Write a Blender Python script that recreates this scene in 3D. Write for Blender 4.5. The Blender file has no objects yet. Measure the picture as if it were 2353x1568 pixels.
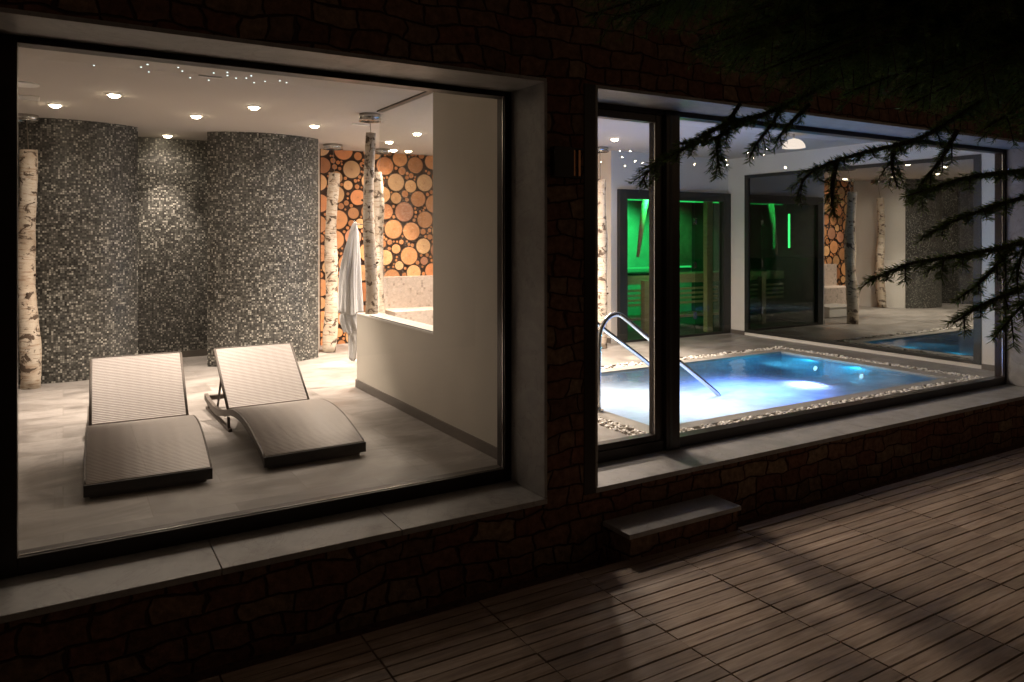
import bpy, bmesh, math, random
from mathutils import Vector, Matrix
R = math.radians
rnd = random.Random(7)
sc = bpy.context.scene
col = sc.collection
# ------------------------------------------------------------------ camera
YAW = math.atan(1031.5 / 1722.0)
cam_d = bpy.data.cameras.new("camera")
cam = bpy.data.objects.new("camera", cam_d); col.objects.link(cam)
cam.location = (0, -3.45, 1.44)
cam.rotation_euler = (R(90), 0, -YAW)
cam_d.sensor_width = 36.0
cam_d.lens = 36.0 * 1722.0 / 2353.0
cam_d.shift_y = -239.0 / 2353.0
cam_d.clip_start = 0.05; cam_d.clip_end = 400
sc.camera = cam
# ------------------------------------------------------------------ world (night)
w = bpy.data.worlds.new("World"); sc.world = w; w.use_nodes = True
bg = w.node_tree.nodes["Background"]
bg.inputs[0].default_value = (1.0, 0.66, 0.46, 1); bg.inputs[1].default_value = 0.030
sc.view_settings.view_transform = 'Standard'; sc.view_settings.look = 'None'
sc.view_settings.exposure = 0.0; sc.view_settings.gamma = 1.0
sc.cycles.use_denoising = True
sc.cycles.max_bounces = 10; sc.cycles.diffuse_bounces = 5; sc.cycles.glossy_bounces = 4
sc.cycles.transmission_bounces = 6; sc.cycles.transparent_max_bounces = 16
sc.cycles.caustics_reflective = False; sc.cycles.caustics_refractive = False
sc.cycles.sample_clamp_indirect = 4.0
LAMP = 1.0   # overall lamp scale
WARM = (1.0, 0.80, 0.66)

# ================================================================== helpers
def tag(o, label=None, cat=None, group=None, kind=None):
    if label: o['label'] = label
    if cat: o['category'] = cat
    if group: o['group'] = group
    if kind: o['kind'] = kind
    return o
def empty(name, loc=(0, 0, 0), rz=0, parent=None):
    o = bpy.data.objects.new(name, None); col.objects.link(o)
    o.location = loc; o.rotation_euler = (0, 0, rz); o.empty_display_size = 0.1
    if parent: o.parent = parent
    return o
class MB:
    def __init__(s): s.bm = bmesh.new(); s.uv = s.bm.loops.layers.uv.new("UVMap")
    def box(s, x0, y0, z0, x1, y1, z1, M=None, bev=0):
        vs = [s.bm.verts.new(Vector(p)) for p in ((x0,y0,z0),(x1,y0,z0),(x1,y1,z0),(x0,y1,z0),(x0,y0,z1),(x1,y0,z1),(x1,y1,z1),(x0,y1,z1))]
        fs = [s.bm.faces.new([vs[i] for i in q]) for q in ((3,2,1,0),(4,5,6,7),(0,1,5,4),(1,2,6,5),(2,3,7,6),(3,0,4,7))]
        if bev:
            es = list({e for f in fs for e in f.edges})
            r = bmesh.ops.bevel(s.bm, geom=es, offset=bev, segments=2, affect='EDGES', profile=.7)
            vs = list({v for f in r['faces'] for v in f.verts} | {v for v in vs if v.is_valid})
        if M is not None:
            for v in vs: v.co = M @ v.co
        return s
    def face(s, pts, uvs=None):
        f = s.bm.faces.new([s.bm.verts.new(Vector(p)) for p in pts])
        if uvs:
            for l, u in zip(f.loops, uvs): l[s.uv].uv = u
        return f
    def tube(s, pts, rads, seg=10, caps=True, uvscale=1.0):
        pts = [Vector(p) for p in pts]; n = len(pts)
        if not hasattr(rads, '__len__'): rads = [rads] * n
        rings = []; up = None; L = 0; Ls = []
        for i, p in enumerate(pts):
            t = (pts[min(i+1, n-1)] - pts[max(i-1, 0)]).normalized()
            if up is None:
                a = Vector((0, 0, 1)) if abs(t.z) < .9 else Vector((1, 0, 0))
                up = (a - a.dot(t) * t).normalized()
            else:
                up = (up - up.dot(t) * t).normalized()
            b = t.cross(up)
            if i: L += (p - pts[i-1]).length
            Ls.append(L)
            rings.append([s.bm.verts.new(p + rads[i] * (math.cos(k*2*math.pi/seg) * up + math.sin(k*2*math.pi/seg) * b)) for k in range(seg)])
        for i in range(n - 1):
            for k in range(seg):
                f = s.bm.faces.new((rings[i][k], rings[i][(k+1) % seg], rings[i+1][(k+1) % seg], rings[i+1][k]))
                f.smooth = True
                us = ((k/seg, Ls[i]), ((k+1)/seg, Ls[i]), ((k+1)/seg, Ls[i+1]), (k/seg, Ls[i+1]))
                for l, u in zip(f.loops, us): l[s.uv].uv = u
        if caps:
            s.bm.faces.new(rings[0][::-1]); s.bm.faces.new(rings[-1])
        return s
    def cyl(s, c, r, z0, z1, seg=24, r2=None, M=None):
        r2 = r if r2 is None else r2
        a = [s.bm.verts.new((c[0]+r*math.cos(2*math.pi*k/seg), c[1]+r*math.sin(2*math.pi*k/seg), z0)) for k in range(seg)]
        b = [s.bm.verts.new((c[0]+r2*math.cos(2*math.pi*k/seg), c[1]+r2*math.sin(2*math.pi*k/seg), z1)) for k in range(seg)]
        for k in range(seg):
            f = s.bm.faces.new((a[k], a[(k+1) % seg], b[(k+1) % seg], b[k])); f.smooth = True
        s.bm.faces.new(a[::-1]); s.bm.faces.new(b)
        if M is not None:
            for v in a + b: v.co = M @ v.co
        return s
    def ring(s, c, r0, r1, z0, z1, seg=28):
        def rr(r, z): return [s.bm.verts.new((c[0]+r*math.cos(2*math.pi*k/seg), c[1]+r*math.sin(2*math.pi*k/seg), z)) for k in range(seg)]
        q = [rr(r1, z0), rr(r1, z1), rr(r0, z1), rr(r0, z0)]
        for j in range(4):
            A, B = q[j], q[(j+1) % 4]
            for k in range(seg):
                s.bm.faces.new((A[k], A[(k+1) % seg], B[(k+1) % seg], B[k]))
        return s
    def build(s, name, mat, parent=None, loc=None, bevel=0):
        bmesh.ops.recalc_face_normals(s.bm, faces=s.bm.faces[:])
        me = bpy.data.meshes.new(name); s.bm.to_mesh(me); s.bm.free()
        if isinstance(mat, (list, tuple)):
            for m in mat: me.materials.append(m)
        else: me.materials.append(mat)
        o = bpy.data.objects.new(name, me); col.objects.link(o)
        if parent: o.parent = parent
        if loc: o.location = loc
        if bevel:
            b = o.modifiers.new("bevel", 'BEVEL'); b.width = bevel; b.segments = 2; b.limit_method = 'ANGLE'
        return o
def B(name, mat, parent, *boxes, bevel=0):
    m = MB()
    for b in boxes: m.box(*b)
    return m.build(name, mat, parent, bevel=bevel)

# ------------------------------------------------------------------ materials
class NT:
    def __init__(s, name):
        s.m = bpy.data.materials.new(name); s.m.use_nodes = True
        s.t = s.m.node_tree; s.n = s.t.nodes; s.p = s.n["Principled BSDF"]; s.out = s.n["Material Output"]
    def add(s, typ, **k):
        n = s.n.new(typ)
        for a, b in k.items(): setattr(n, a, b)
        return n
    def l(s, a, b): s.t.links.new(a, b)
    def setp(s, **k):
        nm = dict(col='Base Color', rough='Roughness', metal='Metallic', emis='Emission Color', es='Emission Strength', spec='Specular IOR Level')
        for a, b in k.items():
            s.p.inputs[nm[a]].default_value = (*b, 1) if hasattr(b, '__len__') and len(b) == 3 else b
        return s
    def coord(s, kind='Object', scale=None):
        c = s.add('ShaderNodeTexCoord')
        if scale is None: return c.outputs[kind]
        mp = s.add('ShaderNodeMapping'); mp.inputs['Scale'].default_value = scale
        s.l(c.outputs[kind], mp.inputs['Vector']); return mp.outputs[0]
    def noise(s, vec, scale, detail=4, rough=.55, dist=0):
        n = s.add('ShaderNodeTexNoise'); n.inputs['Scale'].default_value = scale; n.inputs['Detail'].default_value = detail
        n.inputs['Roughness'].default_value = rough; n.inputs['Distortion'].default_value = dist
        s.l(vec, n.inputs['Vector']); return n.outputs['Fac']
    def ramp(s, fac, stops, interp='LINEAR'):
        r = s.add('ShaderNodeValToRGB'); r.color_ramp.interpolation = interp
        e = r.color_ramp.elements
        while len(e) < len(stops): e.new(.5)
        for i, (p, c) in enumerate(stops):
            e[i].position = p; e[i].color = (*c, 1) if hasattr(c, '__len__') else (c, c, c, 1)
        s.l(fac, r.inputs[0]); return r.outputs[0]
    def mix(s, fac, a, b, mode='MIX'):
        m = s.add('ShaderNodeMix', data_type='RGBA', blend_type=mode)
        for sock, v in ((m.inputs[0], fac), (m.inputs[6], a), (m.inputs[7], b)):
            if isinstance(v, (int, float)): sock.default_value = v
            elif isinstance(v, tuple): sock.default_value = (*v, 1)
            else: s.l(v, sock)
        return m.outputs[2]
    def math(s, op, a, b=None, c=None):
        m = s.add('ShaderNodeMath', operation=op)
        for i, v in enumerate((a, b, c)):
            if v is None: continue
            if isinstance(v, (int, float)): m.inputs[i].default_value = v
            else: s.l(v, m.inputs[i])
        return m.outputs[0]
    def bump(s, h, strength=.3, dist=.01):
        b = s.add('ShaderNodeBump'); b.inputs['Strength'].default_value = strength; b.inputs['Distance'].default_value = dist
        s.l(h, b.inputs['Height']); s.l(b.outputs[0], s.p.inputs['Normal']); return b
def plain(name, c, rough=.5, metal=0, var=.12, scale=6, bump=.0, spec=.5):
    t = NT(name); t.setp(rough=rough, metal=metal, spec=spec)
    n = t.noise(t.coord(), scale, 5)
    lo = tuple(x*(1-var) for x in c); hi = tuple(min(1, x*(1+var)) for x in c)
    t.l(t.ramp(n, [(.3, lo), (.7, hi)]), t.p.inputs['Base Color'])
    rr = t.ramp(n, [(.3, max(0, rough-.06)), (.7, min(1, rough+.06))]); t.l(rr, t.p.inputs['Roughness'])
    if bump: t.bump(t.noise(t.coord(), scale*12, 4), bump, .004)
    return t.m
def emit(name, c, s):
    t = NT(name); t.setp(col=(0, 0, 0), emis=c, es=s); return t.m

# stone masonry: irregular squared rubble
def m_stone():
    t = NT("stone_masonry"); co = t.coord('Object')
    sep = t.add('ShaderNodeSeparateXYZ'); t.l(co, sep.inputs[0])
    nz = t.add('ShaderNodeTexNoise'); nz.inputs['Scale'].default_value = 3.2; nz.inputs['Detail'].default_value = 3
    t.l(co, nz.inputs['Vector'])
    v2 = t.add('ShaderNodeVectorMath', operation='MULTIPLY_ADD'); t.l(nz.outputs['Color'], v2.inputs[0]); v2.inputs[1].default_value = (.24, .0, .19)
    cb = t.add('ShaderNodeCombineXYZ')
    t.l(t.math('ADD', sep.outputs[0], sep.outputs[1]), cb.inputs[0]); t.l(sep.outputs[2], cb.inputs[2])
    mp = t.add('ShaderNodeMapping'); mp.inputs['Scale'].default_value = (1, 1, 1.35); t.l(cb.outputs[0], mp.inputs['Vector'])
    t.l(mp.outputs[0], v2.inputs[2])
    sx = t.add('ShaderNodeSeparateXYZ'); t.l(v2.outputs[0], sx.inputs[0])
    cx2 = t.add('ShaderNodeCombineXYZ'); t.l(sx.outputs[0], cx2.inputs[0]); t.l(sx.outputs[2], cx2.inputs[1])
    br = t.add('ShaderNodeTexBrick'); t.l(cx2.outputs[0], br.inputs['Vector'])
    br.inputs['Scale'].default_value = 1; br.inputs['Brick Width'].default_value = .22; br.inputs['Row Height'].default_value = .135
    br.inputs['Mortar Size'].default_value = .010; br.inputs['Mortar Smooth'].default_value = .9; br.inputs['Bias'].default_value = 0
    br.inputs['Color1'].default_value = (0, 0, 0, 1); br.inputs['Color2'].default_value = (1, 1, 1, 1); br.inputs['Mortar'].default_value = (.5, .5, .5, 1)
    br.offset = .38; br.offset_frequency = 2; br.squash = .62; br.squash_frequency = 3
    stone = t.ramp(br.outputs['Color'], [(0, (.18, .085, .055)), (.35, (.23, .13, .08)), (.6, (.20, .085, .055)), (.8, (.29, .20, .125)), (1, (.15, .08, .055))])
    gr = t.noise(co, 22, 6, .65)
    stone = t.mix(.75, stone, t.ramp(gr, [(.32, .3), (.68, 1.25)]), 'MULTIPLY')
    mort = t.ramp(br.outputs['Fac'], [(.25, 1.0), (.75, 0.0)])
    t.l(t.mix(mort, (.06, .03, .02), stone), t.p.inputs['Base Color'])
    h = t.math('ADD', t.ramp(br.outputs['Fac'], [(.0, 1.0), (.9, 0.0)]), t.math('MULTIPLY', gr, .55))
    t.setp(rough=.85, spec=.25); t.bump(h, .9, .03)
    return t.m
def m_sill():
    t = NT("polished_limestone"); co = t.coord('Object')
    n = t.noise(co, 2.2, 6, .6, 1.2); n2 = t.noise(co, 9, 5, .6, .6)
    c = t.ramp(n, [(.35, (.27, .27, .265)), (.5, (.35, .345, .335)), (.65, (.30, .29, .28))])
    c = t.mix(.35, c, t.ramp(n2, [(.4, .75), (.6, 1.1)]), 'MULTIPLY')
    vn = t.math('ABSOLUTE', t.math('SUBTRACT', t.noise(co, 1.6, 6, .6, 2.5), .5))
    c = t.mix(t.ramp(vn, [(.0, .6), (.012, 0.0)]), c, (.2, .19, .18))
    t.l(c, t.p.inputs['Base Color']); t.l(t.ramp(n, [(.3, .32), (.7, .5)]), t.p.inputs['Roughness'])
    return t.m
def m_floor():
    t = NT("floor_tiles"); co = t.coord('Object')
    br = t.add('ShaderNodeTexBrick'); t.l(co, br.inputs['Vector'])
    br.inputs['Scale'].default_value = 1; br.inputs['Brick Width'].default_value = .8; br.inputs['Row Height'].default_value = .4
    br.inputs['Mortar Size'].default_value = .0025; br.inputs['Color1'].default_value = (0, 0, 0, 1); br.inputs['Color2'].default_value = (1, 1, 1, 1)
    br.inputs['Mortar'].default_value = (.5, .5, .5, 1); br.offset = .5
    # per-tile offset of the clouding
    off = t.add('ShaderNodeVectorMath', operation='MULTIPLY_ADD'); t.l(br.outputs['Color'], off.inputs[0]); off.inputs[1].default_value = (3.3, 7.1, 0); t.l(co, off.inputs[2])
    mp = t.add('ShaderNodeMapping'); mp.inputs['Scale'].default_value = (1.1, 1.9, 1); t.l(off.outputs[0], mp.inputs['Vector'])
    n = t.noise(mp.outputs[0], 1.3, 6, .62, .9)
    c = t.ramp(n, [(.3, (.145, .132, .12)), (.46, (.22, .205, .19)), (.58, (.31, .293, .275)), (.72, (.225, .208, .192))])
    c = t.mix(.10, c, br.outputs['Color'], 'OVERLAY')
    c = t.mix(t.math('MULTIPLY', br.outputs['Fac'], .55), c, (.15, .13, .11))
    t.l(c, t.p.inputs['Base Color']); t.l(t.ramp(n, [(.3, .34), (.7, .5)]), t.p.inputs['Roughness'])
    t.setp(spec=.45)
    return t.m
def m_mosaic(name, light, dark, chip, tile=.019, rough=.28, pale=None):
    t = NT(name); uv = t.add('ShaderNodeUVMap'); uv.uv_map = "UVMap"
    sc_ = t.add('ShaderNodeVectorMath', operation='SCALE'); t.l(uv.outputs[0], sc_.inputs[0]); sc_.inputs['Scale'].default_value = 1/tile
    fl = t.add('ShaderNodeVectorMath', operation='FLOOR'); t.l(sc_.outputs[0], fl.inputs[0])
    fr = t.add('ShaderNodeVectorMath', operation='FRACTION'); t.l(sc_.outputs[0], fr.inputs[0])
    wn = t.add('ShaderNodeTexWhiteNoise', noise_dimensions='2D'); t.l(fl.outputs[0], wn.inputs['Vector'])
    cl = t.noise(fl.outputs[0], .33, 2, .5)
    v = t.math('ADD', wn.outputs['Value'], t.math('MULTIPLY', t.math('SUBTRACT', cl, .5), .35))
    c = t.ramp(v, [(0, dark), (.30, tuple(.6*a+.4*b for a, b in zip(dark, light))), (.66, light), (.88, tuple(.72*a+.28*b for a, b in zip(light, chip))), (1.0, tuple(.3*a+.7*b for a, b in zip(light, chip)))])
    sp = t.add('ShaderNodeSeparateXYZ'); t.l(fr.outputs[0], sp.inputs[0])
    ed = t.math('MINIMUM', t.math('MINIMUM', sp.outputs[0], t.math('SUBTRACT', 1.0, sp.outputs[0])), t.math('MINIMUM', sp.outputs[1], t.math('SUBTRACT', 1.0, sp.outputs[1])))
    g = t.ramp(ed, [(.05, 0.0), (.1, 1.0)])
    c = t.mix(g, pale or (.05, .05, .045), c)
    t.l(c, t.p.inputs['Base Color'])
    t.l(t.ramp(wn.outputs['Value'], [(0, rough), (1, rough+.25)]), t.p.inputs['Roughness'])
    t.setp(spec=.6); t.bump(g, .25, .002)
    return t.m
def m_birch():
    t = NT("birch_bark"); uv = t.add('ShaderNodeUVMap'); uv.uv_map = "UVMap"
    oi = t.add('ShaderNodeObjectInfo')
    ad = t.add('ShaderNodeVectorMath', operation='MULTIPLY_ADD'); t.l(oi.outputs['Random'], ad.inputs[0]); ad.inputs[1].default_value = (0, 37, 5); t.l(uv.outputs[0], ad.inputs[2])
    def st(sx, sy):
        mp = t.add('ShaderNodeMapping'); mp.inputs['Scale'].default_value = (sx, sy, 1); t.l(ad.outputs[0], mp.inputs['Vector']); return mp.outputs[0]
    base = t.ramp(t.noise(st(1, 2), 2.5, 6, .6), [(.3, (.44, .34, .25)), (.5, (.58, .50, .40)), (.7, (.68, .62, .53))])
    lent = t.ramp(t.noise(st(2.2, 34), 1.6, 3, .6), [(.55, 0.0), (.64, .75)])
    patch = t.ramp(t.noise(st(1.6, 4.2), 2.4, 5, .65, 1.0), [(.545, 0.0), (.60, 1.0)])
    c = t.mix(lent, base, (.3, .2, .13)); c = t.mix(patch, c, (.10, .07, .05))
    t.l(c, t.p.inputs['Base Color']); t.setp(rough=.8)
    t.bump(t.noise(st(3, 20), 3, 5, .6), .5, .01)
    return t.m
def m_logs():
    t = NT("cut_log_ends")
    at = t.add('ShaderNodeVertexColor'); at.layer_name = "tint"
    uv = t.add('ShaderNodeUVMap'); uv.uv_map = "UVMap"
    ln = t.add('ShaderNodeVectorMath', operation='LENGTH'); t.l(uv.outputs[0], ln.inputs[0])
    ns = t.noise(t.coord('Object'), 14, 4, .6)
    r = t.math('ADD', ln.outputs['Value'], t.math('MULTIPLY', ns, .16))
    rings = t.math('SINE', t.math('MULTIPLY', r, 48))
    c = t.mix(t.ramp(rings, [(0, 0.0), (1, .16)]), at.outputs['Color'], (.42, .22, .11))
    c = t.mix(t.ramp(ln.outputs['Value'], [(.0, .55), (.16, .12), (.5, .0)]), c, (.22, .09, .04))
    c = t.mix(t.ramp(ns, [(.35, .25), (.6, 0.0)]), c, (.45, .24, .13))
    c = t.mix(t.ramp(ln.outputs['Value'], [(.9, 0.0), (.97, 1.0)]), c, (.05, .027, .016))
    t.l(c, t.p.inputs['Base Color']); t.setp(rough=.6)
    return t.m
def m_weave():
    t = NT("woven_rattan"); co = t.coord('UV')
    wv = t.add('ShaderNodeTexWave', wave_type='BANDS', bands_direction='Y'); wv.inputs['Scale'].default_value = 20; wv.inputs['Distortion'].default_value = .6
    wv.inputs['Detail'].default_value = 1; t.l(co, wv.inputs['Vector'])
    wx = t.add('ShaderNodeTexWave', wave_type='BANDS', bands_direction='X'); wx.inputs['Scale'].default_value = 4; wx.inputs['Distortion'].default_value = 0; t.l(co, wx.inputs['Vector'])
    h = t.math('ADD', wv.outputs['Fac'], t.math('MULTIPLY', wx.outputs['Fac'], .35))
    c = t.ramp(wv.outputs['Fac'], [(.1, (.29, .26, .24)), (.5, (.50, .46, .435)), (1, (.56, .52, .495))])
    t.l(c, t.p.inputs['Base Color']); t.setp(rough=.55); t.bump(h, .6, .004)
    return t.m
def m_deck():
    t = NT("weathered_decking"); co = t.coord('Object')
    g = t.add('ShaderNodeNewGeometry')
    mp = t.add('ShaderNodeMapping'); mp.inputs['Scale'].default_value = (1.2, 14, 1); t.l(co, mp.inputs['Vector'])
    ad = t.add('ShaderNodeVectorMath', operation='MULTIPLY_ADD'); t.l(g.outputs['Random Per Island'], ad.inputs[0]); ad.inputs[1].default_value = (31, 17, 3); t.l(mp.outputs[0], ad.inputs[2])
    n = t.noise(ad.outputs[0], 3, 7, .65, .4)
    c = t.ramp(n, [(.3, (.22, .155, .112)), (.5, (.34, .255, .19)), (.7, (.45, .355, .27))])
    c = t.mix(.6, c, t.ramp(g.outputs['Random Per Island'], [(0, .58), (.5, .86), (1, 1.12)]), 'MULTIPLY')
    st_ = t.noise(co, 1.7, 6, .65, .8)
    c = t.mix(.7, c, t.ramp(st_, [(.36, .62), (.52, 1.0), (.68, 1.12)]), 'MULTIPLY')
    t.l(c, t.p.inputs['Base Color']); t.l(t.ramp(st_, [(.35, .48), (.65, .72)]), t.p.inputs['Roughness']); t.setp(spec=.35); t.bump(n, .35, .004)
    return t.m
def m_glass(name="clear_glass", tint=(.97, .98, .97), base=.05):
    t = NT(name); t.n.remove(t.p)
    tr = t.add('ShaderNodeBsdfTransparent'); tr.inputs[0].default_value = (*tint, 1)
    gl = t.add('ShaderNodeBsdfGlossy'); gl.inputs['Roughness'].default_value = 0.0
    lw = t.add('ShaderNodeLayerWeight'); lw.inputs[0].default_value = .5
    f = t.math('MULTIPLY_ADD', t.math('POWER', lw.outputs['Facing'], 4.0), .75, base)
    mx = t.add('ShaderNodeMixShader'); t.l(f, mx.inputs[0]); t.l(tr.outputs[0], mx.inputs[1]); t.l(gl.outputs[0], mx.inputs[2])
    t.l(mx.outputs[0], t.out.inputs[0]); return t.m
def m_mirror():
    t = NT("dark_reflective_glass"); t.n.remove(t.p)
    gl = t.add('ShaderNodeBsdfGlossy'); gl.inputs['Roughness'].default_value = 0.0; gl.inputs['Color'].default_value = (.20, .21, .20, 1)
    t.l(gl.outputs[0], t.out.inputs[0]); return t.m
def m_water():
    t = NT("churning_pool_water"); co = t.coord('Object'); t.n.remove(t.p)
    sp = t.add('ShaderNodeSeparateXYZ'); t.l(co, sp.inputs[0])
    n = t.noise(co, 1.6, 4, .6, .3); n2 = t.noise(co, 7, 4, .6)
    # foam blown by the jets fills the pool up to a wandering front; beyond it the water is clear
    d = t.math('ADD', t.math('MULTIPLY', sp.outputs[0], .42), sp.outputs[1])         # grows away from the steps
    d = t.math('ADD', d, t.math('MULTIPLY', t.math('SUBTRACT', n, .5), .75))
    foam = t.ramp(t.math('MULTIPLY', d, .2), [(.62, 1.0), (.77, .80), (.92, .28), (1.0, .16)])
    foam = t.math('MULTIPLY', foam, t.math('MULTIPLY_ADD', n2, .5, .75))
    tl = t.add('ShaderNodeBsdfTranslucent'); tl.inputs[0].default_value = (.86, .92, 1.0, 1)
    df = t.add('ShaderNodeBsdfDiffuse'); df.inputs[0].default_value = (.75, .78, .8, 1)
    m1 = t.add('ShaderNodeMixShader'); m1.inputs[0].default_value = .22; t.l(tl.outputs[0], m1.inputs[1]); t.l(df.outputs[0], m1.inputs[2])
    tr = t.add('ShaderNodeBsdfTransparent'); tr.inputs[0].default_value = (.78, .93, .98, 1)
    m2 = t.add('ShaderNodeMixShader'); t.l(foam, m2.inputs[0]); t.l(tr.outputs[0], m2.inputs[1]); t.l(m1.outputs[0], m2.inputs[2])
    bp = t.add('ShaderNodeBump'); bp.inputs['Strength'].default_value = .25; bp.inputs['Distance'].default_value = .02; t.l(n2, bp.inputs['Height'])
    gl = t.add('ShaderNodeBsdfGlossy'); gl.inputs['Roughness'].default_value = .06; t.l(bp.outputs[0], gl.inputs['Normal'])
    lw = t.add('ShaderNodeLayerWeight'); lw.inputs[0].default_value = .5; t.l(bp.outputs[0], lw.inputs['Normal'])
    f = t.math('MULTIPLY_ADD', t.math('POWER', lw.outputs['Facing'], 4.5), .7, .03)
    m3 = t.add('ShaderNodeMixShader'); t.l(f, m3.inputs[0]); t.l(m2.outputs[0], m3.inputs[1]); t.l(gl.outputs[0], m3.inputs[2])
    t.l(m3.outputs[0], t.out.inputs[0]); return t.m
def m_wood(name, a, b):
    t = NT(name); n = t.noise(t.coord('Object', (3, 3, 18)), 3, 6, .6, .6)
    t.l(t.ramp(n, [(.3, a), (.7, b)]), t.p.inputs['Base Color']); t.setp(rough=.5); return t.m

M = dict(
    stone=m_stone(), sill=m_sill(), floor=m_floor(), birch=m_birch(), logs=m_logs(), weave=m_weave(), deck=m_deck(),
    glass=m_glass(), mirror=m_mirror(), water=m_water(),
    mosaic=m_mosaic("grey_glass_mosaic", (.105, .103, .092), (.011, .011, .010), (.66, .65, .58)),
    terrazzo=m_mosaic("pale_chip_mosaic", (.62, .52, .45), (.50, .42, .37), (.16, .11, .09), .035, .4, (.55, .47, .41)),
    pooltile=m_mosaic("pool_tiles", (.04, .20, .34), (.02, .13, .26), (.07, .27, .40), .05, .3, (.05, .15, .24)),
    frame=plain("bronze_aluminium", (.022, .013, .010), .35, .3),
    darkgrey=plain("anthracite_metal", (.026, .028, .026), .45, .2),
    ceil=plain("ceiling_paint", (.47, .43, .385), .9, 0, .02),
    white=plain("white_plaster", (.74, .72, .68), .85, 0, .03, 3),
    cream=plain("cream_plaster", (.58, .55, .485), .8, 0, .04, 3, .15),
    base=plain("skirting_tile", (.13, .115, .10), .5),
    chrome=plain("brushed_steel", (.55, .54, .52), .22, 1.0, .08),
    rattan=plain("dark_brown_rattan", (.075, .06, .048), .5, 0, .3, 60, .5),
    black=plain("black_fascia", (.008, .007, .007), .4),
    cotton=plain("white_towelling", (.78, .79, .80), .95, 0, .04, 40, .4),
    bark=plain("dark_bark", (.05, .032, .022), .9, 0, .3, 30, .5),
    darkback=plain("dark_backing", (.055, .03, .02), .9),
    coping=plain("grey_coping", (.30, .285, .26), .45, 0, .15, 8),
    soil=plain("dark_soil", (.09, .042, .028), .95, 0, .6, 30, 1.0),
    ground=plain("night_ground", (.04, .035, .03), .95),
    roof=plain("roof_cover", (.06, .05, .05), .9),
    pine=m_wood("sauna_aspen", (.42, .28, .16), (.60, .43, .27)),
    led=emit("green_led", (.05, 1.0, .18), 9), ledpale=emit("pale_green_led", (.04, 1.0, .20), .8),
    lens=emit("lamp_lens", (1.0, .80, .56), 60), star=emit("fibre_star", (.75, .95, 1.0), 3),
    bulb=emit("warm_bulb", (1.0, .72, .42), 260), reflection_glow=emit("reflected_lamp_glow", (1.0, .84, .72), 1.1),
    poollens=emit("pool_lens", (.35, .65, 1.0), 4),
    cord=plain("thin_wire", (.25, .22, .18), .5, .5),
)
# pebbles
_t = NT("white_pebbles"); _g = _t.add('ShaderNodeNewGeometry')
_t.l(_t.ramp(_g.outputs['Random Per Island'], [(0, (.16, .13, .11)), (.15, (.60, .56, .50)), (.5, (.80, .77, .71)), (1, (.88, .86, .83))]), _t.p.inputs['Base Color'])
_t.setp(rough=.4); M['pebble'] = _t.m
# needles
_t = NT("fir_needles"); _g = _t.add('ShaderNodeNewGeometry')
_t.l(_t.ramp(_g.outputs['Random Per Island'], [(0, (.05, .075, .02)), (.5, (.085, .13, .035)), (.85, (.12, .16, .045)), (1, (.17, .12, .05))]), _t.p.inputs['Base Color'])
_t.setp(rough=.5)
_tl = _t.add('ShaderNodeBsdfTranslucent'); _tl.inputs[0].default_value = (.13, .20, .04, 1)
_mx = _t.add('ShaderNodeMixShader'); _mx.inputs[0].default_value = .5
_t.l(_t.p.outputs[0], _mx.inputs[1]); _t.l(_tl.outputs[0], _mx.inputs[2]); _t.l(_mx.outputs[0], _t.out.inputs[0]); M['needle'] = _t.m

# ================================================================== SETTING
ZC = 2.61          # interior ceiling
ZD = -.345         # deck
tag(B('ground', M['ground'], None, (-60, -60, -1.2, 80, 60, -1.16)), kind='structure')
tag(B('soil_channel', M['soil'], None, (-6, -.30, -.9, 20, .05, -.425)), kind='structure')
m = MB()
x = 2.94 - .598 * 14
while x < 13:
    y = -.212; k = 0
    while y > -6.5:
        g1, g2 = rnd.uniform(.0035, .0055), rnd.uniform(.0035, .0055); e1 = rnd.uniform(-.0015, .0015)
        m.box(x + .003 + e1, y - .0765 + g1, ZD - .028, x + .598 - .004 + e1, y - g2, ZD + rnd.uniform(-.002, .002))
        y -= .0765; k += 1
    x += .598
deck = m.build('deck', M['deck']); tag(deck, kind='structure')
B('joist', M['darkback'], deck, *[(2.94 + .598*i - .03, -6.4, ZD-.09, 2.94 + .598*i + .03, -.22, ZD-.03) for i in range(-14, 17)])
# interior floor with the pool cut out
PX0, PX1, PY0, PY1 = 3.86, 7.78, .86, 2.92
fl = B('floor', M['floor'], None, (-3, .47, -.2, 3.52, 6.62, 0), (3.52, .47, -.2, 8.62, .60, 0), (3.52, 3.2, -.2, 8.62, 6.62, 0), (8.1, .60, -.2, 8.62, 3.2, 0))
tag(fl, kind='structure')
tag(B('ceiling', M['ceil'], None, (-3, .47, ZC, 8.62, 6.62, ZC + .05)), kind='structure')

# ------------------------------------------------------------------ stone building
bld = empty('stone_building'); tag(bld, 'dark reddish rubble stone building with two large lit windows', 'building')
WT = 2.295
wl0, wl1 = -.25, 2.29        # left opening
wr0, wr1 = 2.622, 7.93       # right opening
B('stone_wall', M['stone'], bld,
  (-5, 0, -.9, wl0, .45, 5.2), (wl0, 0, -.9, wl1, .45, -.03), (wl0, 0, WT + .02, wl1, .45, 5.2),
  (wl1, 0, -.9, wr0, .45, 5.2), (wr0, 0, -.9, wr1, .45, -.03), (wr0, 0, WT + .02, wr1, .45, 5.2), (wr1, 0, -.9, 15, .45, 5.2))
B('inner_lining', M['white'], bld,
  (-3, .451, 0, wl0, .468, ZC), (wl0, .451, -.2, wl1, .468, -.03), (wl0, .451, WT, wl1, .468, ZC), (wl1, .451, -.2, wr0, .468, ZC),
  (wr0, .451, -.2, wr1, .468, -.03), (wr0, .451, WT, wr1, .468, ZC), (wr1, .451, 0, 8.6, .468, ZC))
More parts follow.
